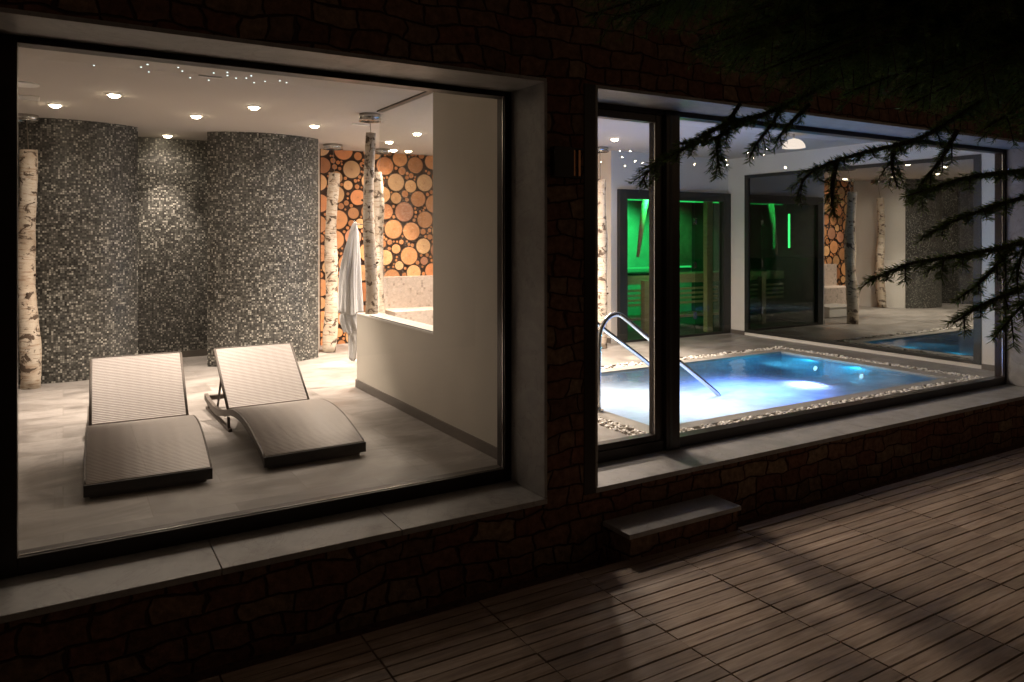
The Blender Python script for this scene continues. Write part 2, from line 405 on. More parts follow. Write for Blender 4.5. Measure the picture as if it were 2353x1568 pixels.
B('roof', M['roof'], bld, (-5.2, -.1, 5.2, 15.2, 9, 5.35))
B('outer_shell', M['roof'], bld, (-5, .45, -.9, -4.8, 8, 5.2), (-5, 8, -.9, 15, 8.2, 5.2), (14.8, .45, -.9, 15, 8, 5.2))

def window(x0, x1, sills, label):
    wn = empty('window', (0, 0, 0), parent=bld); wn['label'] = label
    # sill slabs
    g = .0018
    ms = MB()
    for a, b in zip(sills[:-1], sills[1:]): ms.box(a + g, -.012, -.03, b - g, .449, 0.0)
    ms.build('sill', M['sill'], wn, bevel=.003)
    B('reveal', M['sill'], wn, (x0 + .0, -.006, 0.002, x0 + .018, .352, WT), (x1 - .018, -.006, 0.002, x1, .352, WT), (x0 + .002, -.006, WT + .0, x1 - .002, .352, WT + .02), bevel=.002)
    return wn
W1 = window(wl0, wl1, (wl0, .592, 1.43, wl1), 'large fixed picture window in front of the sun loungers')
fy0, fy1 = .352, .448
def frame_rect(name, par, x0, x1, z0, z1, l, r, b, t, y0, y1, bev=.003):
    return B(name, M['frame'], par, (x0, y0, z0, x0 + l, y1, z1), (x1 - r, y0, z0, x1, y1, z1), (x0 + l, y0 + .0008, z0, x1 - r, y1, z0 + b), (x0 + l, y0 + .0008, z1 - t, x1 - r, y1, z1), bevel=bev)
frame_rect('frame', W1, wl0, wl1 - .002, .002, WT, .083, .058, .075, .030, fy0, fy1)
# glazing bead
B('glazing_bead', M['chrome'], W1, (wl1 - .0655, .372, .08, wl1 - .0605, .378, WT - .032), (wl0 + .09, .374, .077, wl1 - .07, .380, .081))
B('glass_pane', M['glass'], W1, (wl0 + .08, .395, .07, wl1 - .056, .403, WT - .028))
W2 = window(wr0, wr1, (wr0, 5.2, wr1), 'long window with narrow opening sash in front of the pool')
frame_rect('frame', W2, wr0, wr1, .002, WT, .10, .045, .07, .035, fy0, fy1)
B('mullion', M['frame'], W2, (3.475, .335, .003, 3.60, .449, WT), bevel=.004)
B('mullion_trim', M['darkgrey'], W2, (3.505, .3335, .01, 3.53, .336, WT - .01))
sash = frame_rect('sash', W2, wr0 + .10, 3.472, .074, WT - .036, .07, .066, .04, .05, .362, .43)
B('glass_pane', M['glass'], sash, (wr0 + .165, .39, .11, 3.41, .398, WT - .08))
B('glazing_bead', M['chrome'], sash, (3.399, .366, .12, 3.404, .372, WT - .09))
B('glass_pane', M['glass'], W2, (3.598, .395, .065, wr1 - .04, .403, WT - .03))
B('glazing_bead', M['chrome'], W2, (wr1 - .053, .37, .08, wr1 - .046, .376, WT - .04))
B('trim', M['frame'], bld, (2.543, -.005, -.03, 2.6215, .02, WT + .02), bevel=.002)

# wall lamp on the pier
wlmp = empty('wall_lantern', (2.42, 0, 1.77)); tag(wlmp, 'small unlit dark wall lantern with a copper strip on the pier between the windows', 'wall lantern')
B('housing', M['frame'], wlmp, (-.11, -.05, 0, .02, -.002, .17), (.02, -.03, 0, .105, -.002, .012), (.02, -.03, .158, .105, -.002, .17), bevel=.003)
copper = plain("copper_strip", (.55, .26, .14), .3, 1.0)
B('strip', copper, wlmp, (.062, -.034, .012, .076, -.02, .158), (.034, -.03, .012, .042, -.02, .158))

# step
st = empty('entrance_step', (3.1, -.14, ZD)); tag(st, 'low stone doorstep with pale slab top on the deck under the long window', 'step')
m = MB(); m.box(-.435, -.117, -.195 - ZD - .028, .44, .125, -.195 - ZD); m.build('tread', M['sill'], st, bevel=.003)
m = MB(); m.box(-.42, -.10, -.08, .425, .138, -.195 - ZD - .029); m.build('stone_base', M['stone'], st)

# ================================================================== INTERIOR WALLS
def wall(name, mat, label, *boxes, kind=True, cat='wall'):
    o = B(name, mat, None, *boxes)
    if kind: tag(o, kind='structure')
    else: tag(o, label, cat)
    return o
wall('wall_left', M['white'], '', (-3.05, .47, 0, -3.0, 6.62, ZC))
# partition (full-height part and low part)
part = empty('partition_wall', (2.417, 0, 0)); tag(part, 'cream partition wall stepping down to a low ledge beside the loungers', 'wall')
B('wall_panel', M['cream'], part, (0, .47, 0, .19, 1.756, ZC), (0, 1.756, 0, .19, 3.48, .695))
B('ledge', M['white'], part, (-.004, 1.757, .6955, .194, 3.484, .712), bevel=.003)
B('skirting', M['base'], part, (-.012, .472, 0, -.0005, 3.492, .075), (-.0005, 3.4805, 0, .19, 3.492, .075))
B('glass_pane', M['glass'], part, (.10, 1.76, .712, .108, 3.15, ZC - .012))
B('glass_channel', M['darkgrey'], part, (.075, 1.76, ZC - .0125, .135, 3.15, ZC - .0005), (.003, 1.76, .7125, .013, 3.15, .718))

# curved mosaic cabins
def arc_panel(name, cx, cy, r, xs0, xs1, label, ret):
    m = MB(); n = 40; pts = []
    a0 = math.acos((xs0 - cx) / r); a1 = math.acos((xs1 - cx) / r)
    for i in range(n + 1):
        a = a0 + (a1 - a0) * i / n
        pts.append((cx + r * math.cos(a), cy - r * math.sin(a)))
    if ret[0]: pts = [ret[0]] + pts
    if ret[1]: pts = pts + [ret[1]]
    L = 0
    for (x0, y0), (x1, y1) in zip(pts[:-1], pts[1:]):
        d = math.hypot(x1 - x0, y1 - y0)
        m.face(((x0, y0, 0), (x1, y1, 0), (x1, y1, ZC), (x0, y0, ZC)), ((L, 0), (L + d, 0), (L + d, ZC), (L, ZC))); L += d
    # back closing faces
    x0, y0 = pts[0]; x1, y1 = pts[-1]
    o = m.build(name, M['mosaic']); tag(o, label, 'mosaic wall'); return o
arc_panel('mosaic_cabin', .04, 6.13, .93, -.83, .685, 'dark grey mosaic cabin bulging out behind the left lounger', ((-.83, 6.3), (.685, 6.3)))
arc_panel('mosaic_cabin', 2.0, 6.14, .94, 1.375, 2.62, 'curved grey mosaic cabin behind the right lounger beside the log wall', ((1.56, 6.3), None))
m = MB(); m.face(((.685, 6.28, 0), (1.55, 6.28, 0), (1.55, 6.28, ZC), (.685, 6.28, ZC)), ((0, 0), (.865, 0), (.865, ZC), (0, ZC)))
m.face(((-3, 6.28, 0), (-.83, 6.28, 0), (-.83, 6.28, ZC), (-3, 6.28, ZC)), ((0, 0), (2.17, 0), (2.17, ZC), (0, ZC)))
o = m.build('mosaic_wall', M['mosaic']); tag(o, 'flat recessed grey mosaic strip between the two curved cabins', 'mosaic wall')
o = B('skirting', M['base'], o, (.69, 6.262, .0, 1.54, 6.279, .075))
wall('wall_back', M['white'], '', (-3, 6.60, 0, 6.45, 6.66, ZC))
# white return beside the log wall
m = MB(); 
m.face(((2.622, 5.445, 0), (2.622, 5.47, 0), (2.622, 5.47, ZC), (2.622, 5.445, ZC)))
m.face(((2.622, 5.47, 0), (2.93, 6.42, 0), (2.93, 6.42, ZC), (2.622, 5.47, ZC)))
m.face(((2.60, 5.48, 0), (2.90, 6.42, 0), (2.90, 6.42, ZC), (2.60, 5.48, ZC)))
tag(m.build('wall_return', M['white']), kind='structure')
# white pier left of the sauna and wall around / above the sauna
wall('wall_sauna_front', M['white'], '', (6.36, 4.56, 0, 6.465, 6.6, ZC), (6.465, 4.56, 2.095, 8.59, 4.66, ZC))
B('skirting', M['base'], bpy.data.objects['wall_sauna_front'], (6.348, 4.56, 0, 6.3595, 6.2, .07))
wr = wall('wall_right', M['white'], '', (8.592, .47, 0, 8.7, .93, ZC), (8.592, .93, 2.345, 8.7, 4.235, ZC), (8.592, 4.235, 0, 8.7, 4.66, ZC), (8.592, .93, -.1, 8.7, 4.235, .045))
B('skirting', M['base'], wr, (8.580, 4.24, 0, 8.5915, 4.545, .06), (8.580, .475, 0, 8.5915, .925, .06))

# mirror glass wall
mg = empty('dark_glazing', (8.6, 0, 0)); tag(mg, 'dark framed glass wall mirroring the spa behind the pool', 'glass wall')
B('frame', M['darkgrey'], mg, (-.02, .93, .045, .03, 1.01, 2.345), (-.02, 4.165, .045, .03, 4.235, 2.345), (-.0195, 1.01, 2.30, .03, 4.165, 2.345), (-.0195, 1.01, .045, .03, 4.165, .085), bevel=.002)
B('mirror_pane', M['mirror'], mg, (.002, 1.0, .08, .010, 4.17, 2.305))

# ------------------------------------------------------------------ log wall
def log_wall():
    X0, X1, Z1 = 2.93, 6.355, ZC
    g = empty('log_wall', (0, 6.4, 0)); tag(g, 'feature wall of round cut log ends on a dark ground', 'log wall')
    B('backing', M['darkback'], g, (X0, .0, 0, X1, .19, Z1))
    rr = random.Random(11); circles = []
    def tryadd(n, rmin, rmax, gap):
        for _ in range(n):
            r = rr.uniform(rmin, rmax); x_ = rr.uniform(X0 - r*.3, X1 + r*.3); z_ = rr.uniform(-r*.3, Z1 + r*.2)
            ok = True
            for (a, b, c) in circles:
                if (a-x_)**2 + (b-z_)**2 < (c + r + gap)**2: ok = False; break
            if ok: circles.append((x_, z_, r))
    tryadd(9000, .108, .145, .003); tryadd(7000, .078, .108, .002); tryadd(7000, .055, .075, .002); tryadd(9000, .032, .05, .002); tryadd(16000, .014, .03, .001)
    bm = bmesh.new(); uv = bm.loops.layers.uv.new("UVMap"); cl = bm.loops.layers.color.new("tint")
    tones = [(.82, .58, .38), (.84, .62, .42), (.86, .67, .47), (.80, .53, .34), (.86, .68, .48), (.74, .52, .40), (.88, .72, .53), (.80, .57, .38)]
    for (cx_, cz_, r) in circles:
        seg = 26 if r > .07 else 14
        dep = -.012 - rr.random() * .012
        ph = rr.uniform(0, 6); am = rr.uniform(.0, .05)
        c = rr.choice(tones); k = rr.uniform(.85, 1.12)
        if r < .06: c = (.75, .50, .30)
        c = (c[0]*k, c[1]*k, c[2]*k, 1)
        P = []
        for i in range(seg):
            a = 2*math.pi*i/seg; q = r * (1 + am*math.sin(2*a+ph) + am*.5*math.sin(3*a+2*ph))
            x_ = min(max(cx_ + q*math.cos(a), X0+.001), X1-.001); z_ = min(max(cz_ + q*math.sin(a), .001), Z1-.001)
            P.append((x_, z_))
        fv = [bm.verts.new((x_, dep, z_)) for x_, z_ in P]; bv = [bm.verts.new((x_, -.0005, z_)) for x_, z_ in P]
        try: f = bm.faces.new(fv[::-1])
        except ValueError: continue
        cc = bm.verts.new((min(max(cx_, X0), X1), dep, min(max(cz_, 0), Z1))); bm.faces.remove(f)
        for i in range(seg):
            j = (i+1) % seg
            f = bm.faces.new((cc, fv[j], fv[i]))
            for l in f.loops:
                vx = l.vert.co; l[uv].uv = ((vx.x-cx_)/r*.98, (vx.z-cz_)/r*.98); l[cl] = c
                if l.vert is not cc and abs(vx.x-cx_)**2+abs(vx.z-cz_)**2 > 1e-9:
                    a = 2*math.pi*P.index((min(P, key=lambda p: (p[0]-vx.x)**2+(p[1]-vx.z)**2)))/seg if False else 0
            f = bm.faces.new((fv[i], fv[j], bv[j], bv[i]))
            for l in f.loops: l[uv].uv = (1, 0); l[cl] = c
    me = bpy.data.meshes.new('log_ends'); bm.to_mesh(me); bm.free(); me.materials.append(M['logs'])
    o = bpy.data.objects.new('log_ends', me); col.objects.link(o); o.parent = g
log_wall()

# heated bench in pale mosaic in front of the log wall
def uvbox(m, x0, y0, z0, x1, y1, z1):
    P = lambda *p: p
    m.face(((x0,y0,z0),(x1,y0,z0),(x1,y0,z1),(x0,y0,z1)), ((x0,z0),(x1,z0),(x1,z1),(x0,z1)))
    m.face(((x1,y1,z0),(x0,y1,z0),(x0,y1,z1),(x1,y1,z1)), ((x1,z0),(x0,z0),(x0,z1),(x1,z1)))
    m.face(((x0,y1,z0),(x0,y0,z0),(x0,y0,z1),(x0,y1,z1)), ((y1,z0),(y0,z0),(y0,z1),(y1,z1)))
    m.face(((x1,y0,z0),(x1,y1,z0),(x1,y1,z1),(x1,y0,z1)), ((y0,z0),(y1,z0),(y1,z1),(y0,z1)))
    m.face(((x0,y0,z1),(x1,y0,z1),(x1,y1,z1),(x0,y1,z1)), ((x0,y0),(x1,y0),(x1,y1),(x0,y1)))
bn = empty('heated_bench', (0, 0, 0)); tag(bn, 'pale chip mosaic bench below the log wall', 'bench')
m = MB(); uvbox(m, 3.72, 6.22, .0, 6.35, 6.385, .89); m.build('backrest', M['terrazzo'], bn)
m = MB(); uvbox(m, 3.72, 5.72, .0, 6.35, 6.218, .46); m.build('seat', M['terrazzo'], bn)
fb = empty('foot_bath', (5.2, 5.25, 0)); tag(fb, 'low white box bench seen mirrored in the dark glass wall', 'bench')
m = MB(); m.box(-.35, -.2, 0, .35, .2, .17); m.build('body', M['white'], fb, bevel=.02)
m = MB(); m.box(-.37, -.22, .171, .37, .22, .2); m.build('rim', M['white'], fb, bevel=.01)

# ------------------------------------------------------------------ birch trunks with ceiling canopies
def birch(name_i, x, y, z0, z1, r0, r1, lean, seed, label, canopy, clabel=''):
    rr = random.Random(seed)
    g = empty('birch_trunk', (x, y, z0)); tag(g, label, 'birch trunk', 'birch trunks hanging from the ceiling')
    n = 26; pts = []; rad = []; p1, p2 = rr.uniform(0, 6), rr.uniform(0, 6)
    for i in range(n + 1):
        f = i / n; h = f * (z1 - z0)
        pts.append((lean[0]*f + .018*math.sin(3.3*h+p1), lean[1]*f + .015*math.sin(2.6*h+p2), h))
        rad.append((r0 + (r1-r0)*f) * (1 + .06*math.sin(7*h+p2) + rr.uniform(-.03, .03)))
    m = MB(); m.tube(pts, rad, 16); m.build('trunk', M['birch'], g)
    for _ in range(4):
        m = MB()
        i = rr.randrange(3, n-2); a = rr.uniform(0, 6.28); d = Vector((math.cos(a), math.sin(a), .35)); p = Vector(pts[i])
        m.tube([p + d*rad[i]*.6, p + d*(rad[i] + .018)], [.014, .010], 8)
        m.build('branch_stub', M['bark'], g)
    if canopy:
        cx_, cy_, cr, ch = canopy
        c = empty('canopy_hanger', (cx_, cy_, ZC)); tag(c, 'round steel ceiling canopy ' + clabel, 'ceiling canopy', 'ceiling canopies holding birch trunks')
        m = MB(); m.cyl((0, 0), cr, -ch, -.001, 28); m.build('drum', M['chrome'], c)
        m = MB(); m.ring((0, 0), cr*.93, cr*1.06, -ch-.012, -ch+.0, 28); m.build('rim', M['chrome'], c)
        top = Vector((x + pts[-1][0], y + pts[-1][1], z1)) - Vector((cx_, cy_, ZC))
        m = MB(); m.tube([(0, 0, -ch), tuple(top)], .004, 6); m.build('wire', M['cord'], c)
    return g
birch(0, -.28, 5.05, 0, 2.27, .088, .072, (-.02, .03), 1, 'white birch trunk at the left window edge in front of the mosaic', (-.30, 5.1, .10, .05), 'at the left window edge')
birch(1, 2.87, 5.8, 0, 2.24, .088, .066, (.05, 0), 2, 'white birch trunk standing left of the white robe', (2.93, 5.85, .12, .05), 'above the birch left of the robe')
birch(2, 2.505, 3.36, .712, 2.43, .062, .045, (.0, 0), 3, 'greyish birch trunk standing on the low ledge', (2.505, 3.36, .10, .06), 'above the birch on the ledge, largest of all')
birch(3, 3.60, 6.0, .0, 2.30, .10, .07, (-.04, 0), 4, 'white birch trunk behind the ledge against the log wall', (3.64, 6.0, .10, .05), 'just right of the ledge birch, near the log wall')
birch(4, 5.99, 4.32, 0, 2.19, .095, .075, (.01, 0), 5, 'white birch trunk against the bright pier left of the sauna', (6.02, 4.36, .11, .05), 'in the narrow sash above the birch beside the sauna')

# ------------------------------------------------------------------ robe
def robe():
    def shell(m, ztop, zbot, prof, dep, seed, hem, n=72, rows=44):
        r_ = random.Random(seed); ph = [r_.uniform(0, 6.28) for _ in range(4)]
        rings = []
        for i in range(rows+1):
            f = i/rows; ring = []
            for k in range(n):
                a = 2*math.pi*k/n; c_, s_ = math.cos(a), math.sin(a)
                z = ztop + (zbot + hem*(math.sin(2*a+ph[0]) + .5*math.sin(5*a+ph[1])) - ztop)*f
                for q in range(len(prof)-1):
                    if prof[q][0] <= f <= prof[q+1][0]:
                        g_ = (f-prof[q][0])/(prof[q+1][0]-prof[q][0]); L_ = prof[q][1]*(1-g_)+prof[q+1][1]*g_; R__ = prof[q][2]*(1-g_)+prof[q+1][2]*g_; break
                cx_, w_ = (L_+R__)/2, (R__-L_)/2
                amp = min(1, f*2.2)
                fold = 1 + amp*(.20*math.sin(6*a+ph[2]+1.2*f) + .13*math.sin(11*a+ph[3]-2*f) + .05*math.sin(19*a+ph[0]+3*f))
                sway = .006*math.sin(7*f+ph[1])*amp
                ring.append(m.bm.verts.new((cx_ + sway + w_*fold*c_, dep*(.35+.65*f)*fold*s_, z)))
            rings.append(ring)
        for i in range(rows):
            for k in range(n):
                q = m.bm.faces.new((rings[i][k], rings[i][(k+1) % n], rings[i+1][(k+1) % n], rings[i+1][k])); q.smooth = True
        m.bm.faces.new(rings[0])
        ins = [m.bm.verts.new(v.co + Vector((0, 0, .02))) for v in rings[-1]]
        for v in ins: v.co.x = v.co.x*.93 - .003; v.co.y *= .85
        for k in range(n): m.bm.faces.new((rings[-1][k], rings[-1][(k+1) % n], ins[(k+1) % n], ins[k]))
        m.bm.faces.new(ins)
    m = MB(); shell(m, 1.585, .70, [(0, -.012, .012), (.04, -.035, .022), (.12, -.055, .032), (.3, -.088, .04), (.6, -.13, .045), (1, -.165, .048)], .062, 4, .018)
    o = m.build('bathrobe', M['cotton'], None, loc=(2.44, 3.60, 0)); tag(o, 'white bathrobe hanging beside the birch on the low ledge', 'bathrobe')
    m = MB(); shell(m, .78, .52, [(0, -.13, .02), (.7, -.125, .035), (1, -.10, .04)], .045, 9, .02, 48, 12); m.build('lower_fold', M['cotton'], o)
    m = MB(); shell(m, .60, .25, [(0, -.07, .03), (.6, -.062, .026), (1, -.05, .012)], .026, 13, .018, 36, 14); m.build('hanging_sleeve', M['cotton'], o)
    m = MB(); m.tube([(2.50, 3.40, 1.575), (2.48, 3.5, 1.56), (2.44, 3.6, 1.57), (2.44, 3.63, 1.60)], .006, 8); hk = m.build('robe_hook', M['chrome']); tag(hk, 'small metal hook on the birch trunk holding the bathrobe', 'hook')
robe()

# ------------------------------------------------------------------ sun loungers
def lounger(x0, y0, rz, label):
    W = .66
    g = empty('sun_lounger', (x0, y0, 0), rz); tag(g, label, 'sun lounger', 'woven sun loungers facing the window')
    prof = [(0, .085), (.10, .115), (.25, .155), (.40, .19), (.58, .212), (.75, .215), (.92, .20), (1.05, .175), (1.14, .15)]
    # smooth the profile
    P = []
    for i in range(len(prof)-1):
        for k in range(4):
            f = k/4; p0 = prof[max(i-1, 0)]; p1 = prof[i]; p2 = prof[i+1]; p3 = prof[min(i+2, len(prof)-1)]
            q = [.5*((2*p1[d]) + (-p0[d]+p2[d])*f + (2*p0[d]-5*p1[d]+4*p2[d]-p3[d])*f*f + (-p0[d]+3*p1[d]-3*p2[d]+p3[d])*f**3) for d in (0, 1)]
            P.append(tuple(q))
    P.append(prof[-1])
    m = MB(); L = 0
    ring = []
    for i, (y, z) in enumerate(P):
        ring.append([m.bm.verts.new(v) for v in ((.012, y, z), (W-.012, y, z), (W-.012, y, z-.018), (.012, y, z-.018))])
    for i in range(len(P)-1):
        d = math.hypot(P[i+1][0]-P[i][0], P[i+1][1]-P[i][1])
        a, b = ring[i], ring[i+1]
        for j in range(4):
            f = m.bm.faces.new((a[j], a[(j+1) % 4], b[(j+1) % 4], b[j])); f.smooth = (j in (0, 2))
            us = ((0, L), (W, L), (W, L+d), (0, L+d)) if j == 0 else ((0, L), (.02, L), (.02, L+d), (0, L+d))
            for l, u in zip(f.loops, us): l[m.uv].uv = u
        L += d
    m.bm.faces.new(ring[0][::-1]); m.bm.faces.new(ring[-1])
    m.build('seat', M['weave'], g)
    # backrest
    hy, hz, ty, tz = 1.155, .158, 1.66, .545
    dy, dz = ty-hy, tz-hz; Lb = math.hypot(dy, dz); ny, nz = dz/Lb*.022, -dy/Lb*.022
    m = MB()
    F = [(.034, hy, hz), (W-.034, hy, hz), (W-.034, ty, tz), (.034, ty, tz)]; Bk = [(x_, y+ny, z+nz) for x_, y, z in F]
    m.face(F, ((0, 0), (W, 0), (W, Lb), (0, Lb))); m.face(Bk[::-1], ((0, 0), (W, 0), (W, Lb), (0, Lb)))
    for i in range(4):
        j = (i+1) % 4; m.face((F[j], F[i], Bk[i], Bk[j]), ((0, 0), (.01, 0), (.01, .01), (0, .01)))
    bk = m.build('backrest', M['weave'], g)
    m = MB()
    for sx in (.026, W-.026):
        m.tube([(sx, hy, hz-.01), (sx, ty, tz-.01)], .011, 8)
    m.tube([(.026, ty, tz-.01), (W-.026, ty, tz-.01)], .011, 8)
    m.build('backrest_frame', M['rattan'], bk)
    # side rails: follow the seat, then dip back behind the backrest
    rail = [(0, .045)] + [(y, z-.022) for y, z in P[2:]] + [(1.24, .115), (1.38, .085), (1.58, .075), (1.8, .085), (1.95, .11)]
    for sx in (0, W-.028):
        m = MB(); rr_ = []
        for y, z in rail:
            rr_.append([m.bm.verts.new(v) for v in ((sx, y, z+.02), (sx+.028, y, z+.02), (sx+.028, y, z-.028), (sx, y, z-.028))])
        for i in range(len(rr_)-1):
            for j in range(4):
                m.bm.faces.new((rr_[i][j], rr_[i][(j+1) % 4], rr_[i+1][(j+1) % 4], rr_[i+1][j]))
        m.bm.faces.new(rr_[0]); m.bm.faces.new(rr_[-1][::-1])
        m.build('side_rail', M['rattan'], g)
    B('front_fascia', M['black'], g, (.0, -.012, .018, W, .010, .083), bevel=.003)
    B('crossbar', M['rattan'], g, (.028, 1.92, .075, W-.028, 1.96, .115), bevel=.004)
    for b_ in ((.03, .02, 0, W-.03, .05, .05), (.01, 1.06, .0, .035, 1.95, .022), (W-.035, 1.06, 0, W-.01, 1.95, .022)): B('skid', M['rattan'], g, b_)
    for sx in (.012, W-.028):
        B('leg', M['rattan'], g, (sx, 1.10, 0.022, sx+.018, 1.13, .10))
        B('leg', M['rattan'], g, (sx, 1.86, 0.022, sx+.018, 1.89, .085))
    for sx in (.04, W-.06):
        m = MB(); m.tube([(sx, 1.45, .37), (sx, 1.62, .07)], .009, 8); m.build('backrest_strut', M['rattan'], g)
    return g
lounger(.095, 1.265, R(-2), 'left woven sun lounger, closest to the left window edge')
lounger(1.062, 1.300, R(1.4), 'right woven sun lounger, nearer the cream partition')

# ------------------------------------------------------------------ pool
m = MB()
def basin():
    z0, zr = -.95, -.03
    m = MB()
    X = [(PX0, PX1, PY0, PY1)]
    x0, x1, y0, y1 = PX0, PX1, PY0, PY1
    uv = lambda a, b: (a, b)
    m.face(((x0,y0,z0),(x1,y0,z0),(x1,y1,z0),(x0,y1,z0)), ((x0,y0),(x1,y0),(x1,y1),(x0,y1)))
    for (a, b, c, d) in ((x0,y0,x1,y0),(x1,y0,x1,y1),(x1,y1,x0,y1),(x0,y1,x0,y0)):
        L = math.hypot(c-a, d-b)
        m.face(((a,b,z0),(c,d,z0),(c,d,zr),(a,b,zr)), ((0,z0),(L,z0),(L,zr),(0,zr)))
    return m
pool = empty('whirlpool', (0, 0, 0)); tag(pool, 'sunken whirlpool of churning blue lit water beside the long window', 'pool')
basin().build('basin', M['pooltile'], pool)
B('coping', M['coping'], pool, (PX0-.17, PY0-.13, -.1, PX0-.001, PY1+.15, -.003), (PX1+.001, PY0-.13, -.1, PX1+.19, PY1+.15, -.003),
  (PX0, PY0-.13, -.1, PX1, PY0-.001, -.003), (PX0, PY1+.001, -.1, PX1, PY1+.15, -.003), bevel=.004)
for b_ in ((3.52, .6, -.14, 3.53, 3.2, -.02), (8.09, .6, -.14, 8.10, 3.2, -.02)): B('gutter', M['darkback'], pool, b_)
m = MB(); NX, NY = 60, 34
V = [[m.bm.verts.new((PX0+.001+(PX1-PX0-.002)*i/NX, PY0+.001+(PY1-PY0-.002)*j/NY, -.024+.003*math.sin(i*.9+j*.35)*math.sin(j*.8-i*.2))) for j in range(NY+1)] for i in range(NX+1)]
for i in range(NX):
    for j in range(NY):
        f = m.bm.faces.new((V[i][j], V[i+1][j], V[i+1][j+1], V[i][j+1])); f.smooth = True
wt = m.build('water', M['water']); tag(wt, kind='structure')
def pebbles():
    bm = bmesh.new(); rr = random.Random(3)
    base = bmesh.new(); bmesh.ops.create_icosphere(base, subdivisions=1, radius=1)
    bv = [v.co.copy() for v in base.verts]; bf = [[v.index for v in f.verts] for f in base.faces]; base.free()
    def put(x_, y_, z_, s):
        Mx = Matrix.Rotation(rr.uniform(0, 6), 3, 'Z') @ Matrix.Rotation(rr.uniform(-.5, .5), 3, 'X') @ Matrix.Diagonal((s*rr.uniform(.9, 1.5), s*rr.uniform(.7, 1.1), s*rr.uniform(.5, .8)))
        vs = [bm.verts.new(Mx @ v + Vector((x_, y_, z_))) for v in bv]
        for f in bf: q = bm.faces.new([vs[i] for i in f]); q.smooth = True
    strips = [(3.53, 3.685, .60, 3.2), (7.975, 8.09, .60, 3.2), (3.53, 8.09, .605, .725), (3.53, 8.09, 3.075, 3.195)]
    for (a, b, c, d) in strips:
        n = int((b-a)*(d-c)/.00042)
        for _ in range(n): put(rr.uniform(a, b), rr.uniform(c, d), rr.uniform(-.035, .004), rr.uniform(.010, .02))
    me = bpy.data.meshes.new('pebbles'); bm.to_mesh(me); bm.free(); me.materials.append(M['pebble'])
    o = bpy.data.objects.new('pebbles', me); col.objects.link(o)
    tag(o, 'strip of white pebbles edging the pool', 'pebbles', kind='stuff')
    B('pebble_bed', M['darkback'], pool, (3.53, .605, -.14, 3.688, 3.195, -.03), (7.972, .605, -.14, 8.09, 3.195, -.03), (3.69, .605, -.14, 7.97, .728, -.03), (3.69, 3.072, -.14, 7.97, 3.195, -.03))
pebbles()
def handrail(y, label):
    g = empty('pool_handrail', (0, y, 0)); tag(g, label, 'handrail', 'steel handrails of the pool steps')
    path = [(3.80, 0), (3.80, .35), (3.805, .60), (3.83, .69), (3.88, .755), (3.95, .79), (4.02, .785), (4.10, .74), (4.36, .555), (4.70, .33), (5.0, .12), (5.14, .02), (5.19, -.03), (5.21, -.12), (5.21, -.5)]
    P = []
    for i in range(len(path)-1):
        p0, p1, p2, p3 = path[max(i-1, 0)], path[i], path[i+1], path[min(i+2, len(path)-1)]
        for k in range(4):
            f = k/4; q = [.5*((2*p1[d]) + (-p0[d]+p2[d])*f + (2*p0[d]-5*p1[d]+4*p2[d]-p3[d])*f*f + (-p0[d]+3*p1[d]-3*p2[d]+p3[d])*f**3) for d in (0, 1)]
            P.append((q[0], 0, q[1]))
    m = MB(); m.tube(P, .021, 14); m.build('tube', M['chrome'], g)
    m = MB(); m.cyl((3.80, 0), .042, -.002, .012, 24); m.build('floor_flange', M['chrome'], g)
handrail(1.5, 'curved steel pool handrail nearest the window')
handrail(2.1, 'curved steel pool handrail farther from the window')
# underwater lamps
def pool_lamp(x, y, z, nrm, power, c, label, r=.07, spread=150):
    g = empty('underwater_light', (x, y, z)); tag(g, label, 'pool light', 'underwater pool lights')
    Mx = Vector(nrm).to_track_quat('Z', 'Y').to_matrix().to_4x4()
    m = MB(); m.cyl((0, 0), r, .0, .012, 24, M=Mx); m.build('lens', M['poollens'], g)
    m = MB(); m.ring((0, 0), r, r*1.25, -.005, .016, 24)
    for v in m.bm.verts: v.co = Mx @ v.co
    m.build('trim', M['chrome'], g)
    ld = bpy.data.lights.new('underwater_light_beam', 'SPOT'); ld.energy = power * LAMP; ld.color = c; ld.shadow_soft_size = .05
    ld.spot_size = R(spread); ld.spot_blend = 1.0
    lo = bpy.data.objects.new('underwater_light_beam', ld); col.objects.link(lo); lo.parent = g; lo.location = Vector(nrm).normalized() * .03; lo.rotation_euler = (-Vector(nrm)).to_track_quat('Z', 'Y').to_euler()
pool_lamp(6.36, 1.42, -.20, (-.25, 0, 1), 70, (.30, .42, 1.0), 'bright underwater light in the middle of the pool')
pool_lamp(7.70, 1.75, -.13, (-1, .1, .4), 40, (.02, .55, .95), 'small underwater light on the pool wall nearest the dark glass', r=.028)
pool_lamp(7.70, 2.35, -.13, (-1, .1, .4), 40, (.02, .55, .95), 'small underwater light near the far right pool corner', r=.028)
pool_lamp(6.85, 2.45, -.35, (1, -.4, .5), 60, (.08, .6, 1.0), 'underwater light reflected in the dark glass wall')
pool_lamp(4.4, 2.1, -.85, (0, 0, 1), 68, (1.0, .97, .95), 'underwater light below the foam by the handrails')
pool_lamp(4.7, 1.3, -.85, (0, 0, 1), 75, (.80, .87, 1.0), 'underwater light below the foam close to the mullion')
pool_lamp(5.6, 1.6, -.9, (0, 0, 1), 330, (.13, .28, 1.0), 'underwater light below the blue lit foam', spread=110)

